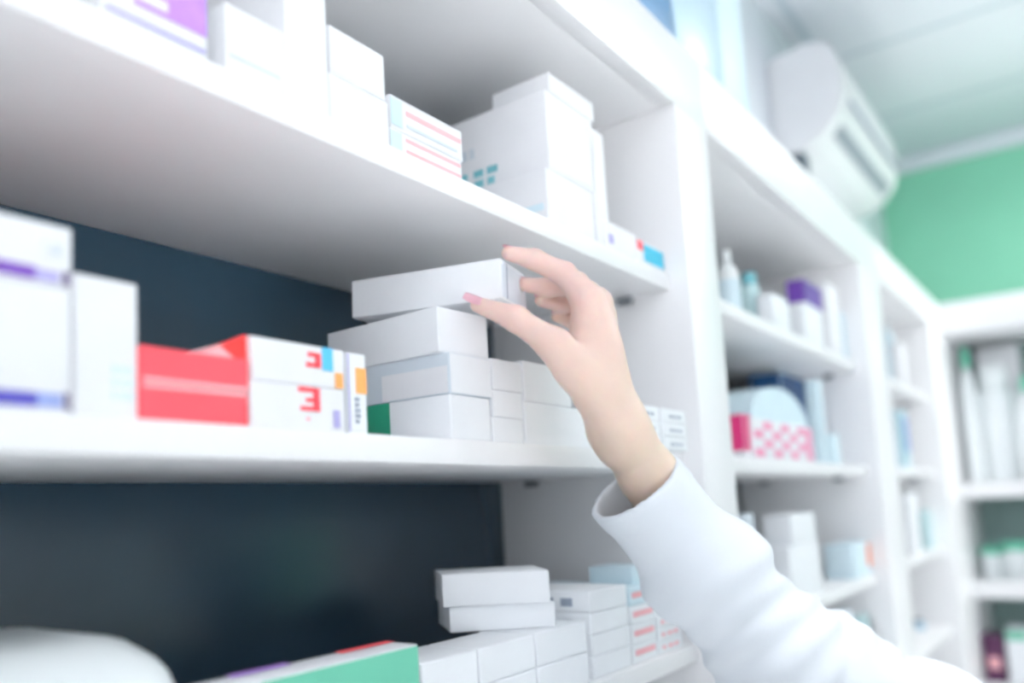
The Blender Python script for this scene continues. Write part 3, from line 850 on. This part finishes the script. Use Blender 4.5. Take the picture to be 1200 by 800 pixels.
for pts, rad in fingers:
    tot = np.minimum(tot, smin(palm, fd.chain(pts, rad, 0.004), 0.009))
tot = np.minimum(tot, smin(palm, fd.chain(thb[1:], (0.0122, 0.0100, 0.0064), 0.005), 0.01))
Vh, Fh = surface(fd, tot)
Vh = relax(Vh, Fh, 2, 0.5)
del fd

nt = M_SKIN.node_tree; pb = nt.nodes['Principled BSDF']
ge = nt.nodes.new('ShaderNodeTexCoord'); vm = nt.nodes.new('ShaderNodeVectorMath'); vm.operation = 'DOT_PRODUCT'
hdir = (idx[1] - wrist) / np.linalg.norm(idx[1] - wrist)
vm.inputs[1].default_value = tuple(hdir)
nt.links.new(ge.outputs['Object'], vm.inputs[0])
mr = nt.nodes.new('ShaderNodeMapRange')
d0 = float(wrist @ hdir); mr.inputs['From Min'].default_value = d0 - 0.03; mr.inputs['From Max'].default_value = d0 + 0.13
nt.links.new(vm.outputs['Value'], mr.inputs['Value'])
mx = nt.nodes.new('ShaderNodeMix'); mx.data_type = 'RGBA'; mx.blend_type = 'MULTIPLY'; mx.inputs[0].default_value = 1.0
rp2 = nt.nodes.new('ShaderNodeValToRGB')
rp2.color_ramp.elements[0].color = (0.93, 0.93, 0.84, 1); rp2.color_ramp.elements[1].color = (1.0, 0.90, 0.90, 1)
nt.links.new(mr.outputs['Result'], rp2.inputs['Fac'])
src = pb.inputs['Base Color'].links[0].from_socket
nt.links.new(src, mx.inputs[6]); nt.links.new(rp2.outputs['Color'], mx.inputs[7]); nt.links.new(mx.outputs[2], pb.inputs['Base Color'])

# the rest of the body (mostly beyond the frame): faces along the shelving, right arm raised
C = shoul + np.array([0.03, -0.175, 0.0])
lsh = shoul + np.array([0.05, -0.35, 0.0])
head = C + np.array([-0.03, 0.0, 0.285])
hipz = CZ * 0 + 0.86
sx = np.array([1.0, 0, 0]); sy = np.array([0, 1.0, 0]); sz = np.array([0, 0, 1.0])
hipc = np.array([C[0] + 0.02, C[1], hipz])


def torso(fd, g):
    o = smin(fd.cap(shoul - sy * .03, lsh + sy * .03, 0.058 + g, 0.058 + g), fd.cap(C - sy * .07 - sz * .10, C + sy * .07 - sz * .10, .098 + g, .098 + g), 0.08)
    waist = np.array([hipc[0], hipc[1], hipz + 0.22])
    o = smin(o, fd.cap(waist - sy * .05, waist + sy * .05, 0.09 + g, 0.09 + g), 0.14)
    o = smin(o, fd.cap(hipc - sy * .065, hipc + sy * .065, 0.105 + g, 0.105 + g), 0.14)
    return o


lo = np.array([C[0] - .45, C[1] - .45, 0.0]); hi = np.array([C[0] + .35, C[1] + .45, head[2] + .2])
elb0 = elbow
lo = np.minimum(lo, elbow - .1); hi = np.maximum(hi, shoul + .12)
fb = Field(lo, hi, 0.011)
body = torso(fb, 0.0)
body = smin(body, fb.chain([shoul, elbow, fore_end], [0.046, 0.036, 0.027], 0.03), 0.04)
lel = lsh + np.array([0.06, -0.06, -0.29]); lha = lel + np.array([-0.12, 0.03, -0.24])
body = smin(body, fb.chain([lsh, lel, lha], [0.046, 0.036, 0.026], 0.03), 0.04)
body = smin(body, fb.chain([C + sz * .02, head - sz * .07], [0.052, 0.048], 0.02), 0.05)
hd = smin(fb.cap(head + sx * .012 + sz * .02, head - sx * .012 + sz * .015, 0.088, 0.084), fb.cap(head - sx * .02 - sz * .03, head - sx * .052 - sz * .085, .066, .040), 0.05)
hd = smin(hd, fb.cap(head - sx * .088 + sz * .0, head - sx * .108 - sz * .035, .010, .016), 0.02)
for s_ in (-1, 1):
    hd = smin(hd, fb.cap(head + sy * s_ * .085 - sz * .01, head + sy * s_ * .09 + sz * .02 + sx * .01, .012, .015), .01)
body = smin(body, hd, 0.03)
for s_ in (-1, 1):
    body = smin(body, fb.chain([hipc + sy * s_ * .085, np.array([hipc[0] - .01, hipc[1] + s_ * .085, .46]), np.array([hipc[0] + .02, hipc[1] + s_ * .085, .09]), np.array([hipc[0] - .12, hipc[1] + s_ * .09, .045])], [.082, .056, .04, .036], .03), 0.04)
Vb, Fb = surface(fb, body)
Vb = relax(Vb, Fb, 1)
person = soft('person', [(Vh, Fh), (Vb, Fb)], M_SKIN)
tag(person, 'person in a white coat reaching up to grip the topmost carton of a stack', 'person')

# coat body with skirt, other sleeve
coat = torso(fb, 0.018)
coat = smin(coat, fb.cap(hipc - sy * .07, hipc - sy * .08 - sz * .28, .125, .14), .1)
coat = smin(coat, fb.cap(hipc + sy * .07, hipc + sy * .08 - sz * .28, .125, .14), .1)
coat = smin(coat, fb.chain([lsh, lel, lha - (lha - lel) * .1], [0.066, 0.056, 0.048], 0.03), 0.04)
coat = np.maximum(coat, fb.P[..., 2] - (C[2] + .075))
coat = np.maximum(coat, -(fb.P[..., 2] - (hipz - .30)))
Vc, Fc = surface(fb, coat); Vc = relax(Vc, Fc, 1)
soft('coat_body', [(Vc, Fc)], M_COAT, person)
tr = None
for s_ in (-1, 1):
    c = fb.chain([hipc + sy * s_ * .085 - sz * .05, np.array([hipc[0] - .01, hipc[1] + s_ * .085, .46]), np.array([hipc[0] + .02, hipc[1] + s_ * .085, .10])], [.10, .072, .062], .03)
    tr = c if tr is None else np.minimum(tr, c)
tr = np.maximum(tr, -(fb.P[..., 2] - .07))
Vt, Ft = surface(fb, tr); soft('trousers', [(Vt, relax(Vt, Ft, 1) is None or Ft)], M_TROUS, person)
for s_ in (-1, 1):
    c = fb.cap(np.array([hipc[0] + .035, hipc[1] + s_ * .085, .052]), np.array([hipc[0] - .14, hipc[1] + s_ * .09, .048]), .05, .048)
    c = np.maximum(c, -(fb.P[..., 2] - .004))
    Vs, Fs = surface(fb, c); soft('shoe', [(Vs, Fs)], M_SHOE, person)
hr = smin(fb.cap(head + sx * .03 + sz * .035, head + sx * .0 + sz * .04, .093, .093), fb.cap(head + sx * .06 - sz * .0, head + sx * .085 - sz * .12, .06, .045), .05)
for s_ in (-1, 1):
    hr = smin(hr, fb.chain([head + sy * s_ * .075 + sz * .03 + sx * .01, head + sy * s_ * .088 - sz * .03 + sx * .02, head + sy * s_ * .07 - sz * .12 + sx * .05], [.03, .024, .02], .02), .03)
hr = np.maximum(hr, -(fb.cap(head - sx * .08 - sz * .03, head - sx * .06 - sz * .09, .085, .08)))
Vr, Fr = surface(fb, hr); soft('hair', [(Vr, Fr)], M_HAIR, person)
for s_ in (-1, 1):
    for nm, rr, sc, off, m_ in (('eye', .0125, (1, 1, 1), (-.0815, .033, .012), M_PLAST), ('iris', .0068, (.5, 1, 1), (-.0915, .033, .012), M_EYE), ('eyebrow', .015, (.35, 1.1, .22), (-.088, .034, .034), M_HAIR)):
        bm = bmesh.new(); bmesh.ops.create_uvsphere(bm, u_segments=18, v_segments=12, radius=rr)
        bmesh.ops.scale(bm, vec=sc, verts=bm.verts)
        e = done(nm, bm, m_, person); e.location = tuple(head + sx * off[0] + sy * s_ * off[1] + sz * off[2])
for dz_ in (-.072, -.079):
    bm = bmesh.new(); bmesh.ops.create_uvsphere(bm, u_segments=18, v_segments=12, radius=.018)
    bmesh.ops.scale(bm, vec=(.42, 1, .24), verts=bm.verts)
    e = done('lip', bm, mat('lip', (206, 120, 116), 0.35), person); e.location = tuple(head + sx * -.089 + sz * dz_)
del fb

# the sleeve in view: an open cuff, folds where the elbow bends
pA = J(741, 570, 0.022)
pts = [pA - fdir * .02, pA + (elbow - pA) * .5, elbow, elbow + (shoul - elbow) * .5, shoul]
lo = np.min(pts, axis=0) - 0.1; hi = np.max(pts, axis=0) + 0.1
fs_ = Field(lo, hi, 0.003)
P = fs_.P
out = fs_.chain(pts, [0.041, 0.047, 0.054, 0.062, 0.068], 0.03)
# cloth folds: soft ridges running round the arm, gathered near the elbow
tax = (P - pA) @ fdir.astype(np.float32)
e2 = (shoul - elbow) / np.linalg.norm(shoul - elbow)
de = np.sqrt(((P - elbow.astype(np.float32)) ** 2).sum(-1))
side = P @ np.array([0.3, 0.5, 0.8], np.float32); side2 = P @ np.array([0.7, -0.6, 0.4], np.float32)
fold = 0.0022 * np.sin(tax * 95 + 9 * np.sin(side * 22) + side2 * 30) * np.clip(1.2 - de / 0.17, 0.15, 1)
fold += 0.0030 * np.sin(side * 42 + 2.2 * np.sin(tax * 30)) * np.clip(tax / 0.06, 0, 1)
tu = (P - elbow.astype(np.float32)) @ e2.astype(np.float32)
fold += 0.004 * np.exp(-((tu - 0.03) / 0.012) ** 2) - 0.004 * np.exp(-((tu - 0.055) / 0.014) ** 2)
out = out + fold
inn = out + 0.0052
inn = np.maximum(inn, tax - 0.075)          # hollow for a hand's breadth behind the cuff
shell = np.maximum(out, -inn)
# cut square to the forearm at the cuff, slightly tilted as the cloth hangs
cutn = fdir - 0.10 * vax; cutn /= np.linalg.norm(cutn)
shell = np.maximum(shell, -((P - pA.astype(np.float32)) @ cutn.astype(np.float32)))
# stitched hem: a slightly thicker band at the cuff
hem = np.maximum(np.maximum(out - 0.0012, -inn), np.abs((P - pA.astype(np.float32)) @ cutn.astype(np.float32) - 0.011) - 0.011)
shell = np.minimum(shell, hem)
Vs, Fs = surface(fs_, shell); Vs = relax(Vs, Fs, 2)
sl = soft('coat_sleeve', [(Vs, Fs)], M_COAT, person)
del fs_, P


# fingernails: curved plates seated on the finger tips
def nail(tip, prev, outward, wdt, ln, rr):
    f = (tip - prev) / np.linalg.norm(tip - prev)
    n = outward - f * (outward @ f); n /= np.linalg.norm(n)
    b = np.cross(f, n)
    bm = bmesh.new(); nu, nv = 9, 7
    grid = []
    for i in range(nv):
        row = []
        for j in range(nu):
            a = (j / (nu - 1) - .5) * 1.5; l = (i / (nv - 1) - .5) * ln
            k = 1 - 0.28 * abs(2 * i / (nv - 1) - 1) ** 3
            p = tip + f * (l + 0.0005) + (n * math.cos(a * k) + b * math.sin(a * k)) * (rr + 0.0004)
            row.append(bm.verts.new(p))
        grid.append(row)
    for i in range(nv - 1):
        for j in range(nu - 1):
            bm.faces.new((grid[i][j], grid[i][j + 1], grid[i + 1][j + 1], grid[i + 1][j]))
    r = bmesh.ops.solidify(bm, geom=bm.faces[:], thickness=0.0007)
    return done('fingernail', bm, M_NAIL, person)


nail(thb[3] + (thb[3] - thb[2]) * 0.10, thb[2], -vax * 0.9 + np.array([0, 0, 0.55]), .009, .017, .0062)
nail(idx[3], idx[2], np.array([0, 0, 1.0]) - vax * 0.2, .008, .010, .0058)
nail(mid[3], mid[2], np.array([0, 0, 1.0]) + vax * 0.2, .008, .010, .0060)
nail(rng[3], rng[2], np.array([0, 0, 1.0]) + vax * 0.2, .008, .010, .0058)
nail(pky[3], pky[2], np.array([0, 0, 1.0]) + vax * 0.2, .007, .008, .0050)

# ------------------------------------------------------------------ camera, world, exposure
cd = bpy.data.cameras.new('camera'); cam = bpy.data.objects.new('camera', cd); link(cam)
cam.matrix_world = Matrix(((R[0, 0], -R[0, 1], -R[0, 2], 0), (R[1, 0], -R[1, 1], -R[1, 2], 0), (R[2, 0], -R[2, 1], -R[2, 2], CZ), (0, 0, 0, 1)))
cd.sensor_width = 36; cd.sensor_fit = 'HORIZONTAL'; cd.lens = F / 1200 * 36
cd.shift_x = (600 - PP[0]) / 1200; cd.shift_y = (PP[1] - 400) / 1200
cd.clip_start = 0.01
cd.dof.use_dof = True; cd.dof.focus_distance = z0; cd.dof.aperture_fstop = 2.0
scene.camera = cam

w = bpy.data.worlds.new('world'); scene.world = w; w.use_nodes = True
w.node_tree.nodes['Background'].inputs['Color'].default_value = (0.93, 0.955, 1, 1)
w.node_tree.nodes['Background'].inputs['Strength'].default_value = 4.5

vs = scene.view_settings
vs.view_transform = 'Standard'; vs.look = 'None'; vs.gamma = 1; vs.use_curve_mapping = False
vs.exposure = -0.72
try:
    scene.cycles.use_denoising = True
    scene.cycles.max_bounces = 10; scene.cycles.diffuse_bounces = 6
    scene.cycles.pixel_filter_type = 'BLACKMAN_HARRIS'; scene.cycles.filter_width = 3.0
except Exception:
    pass
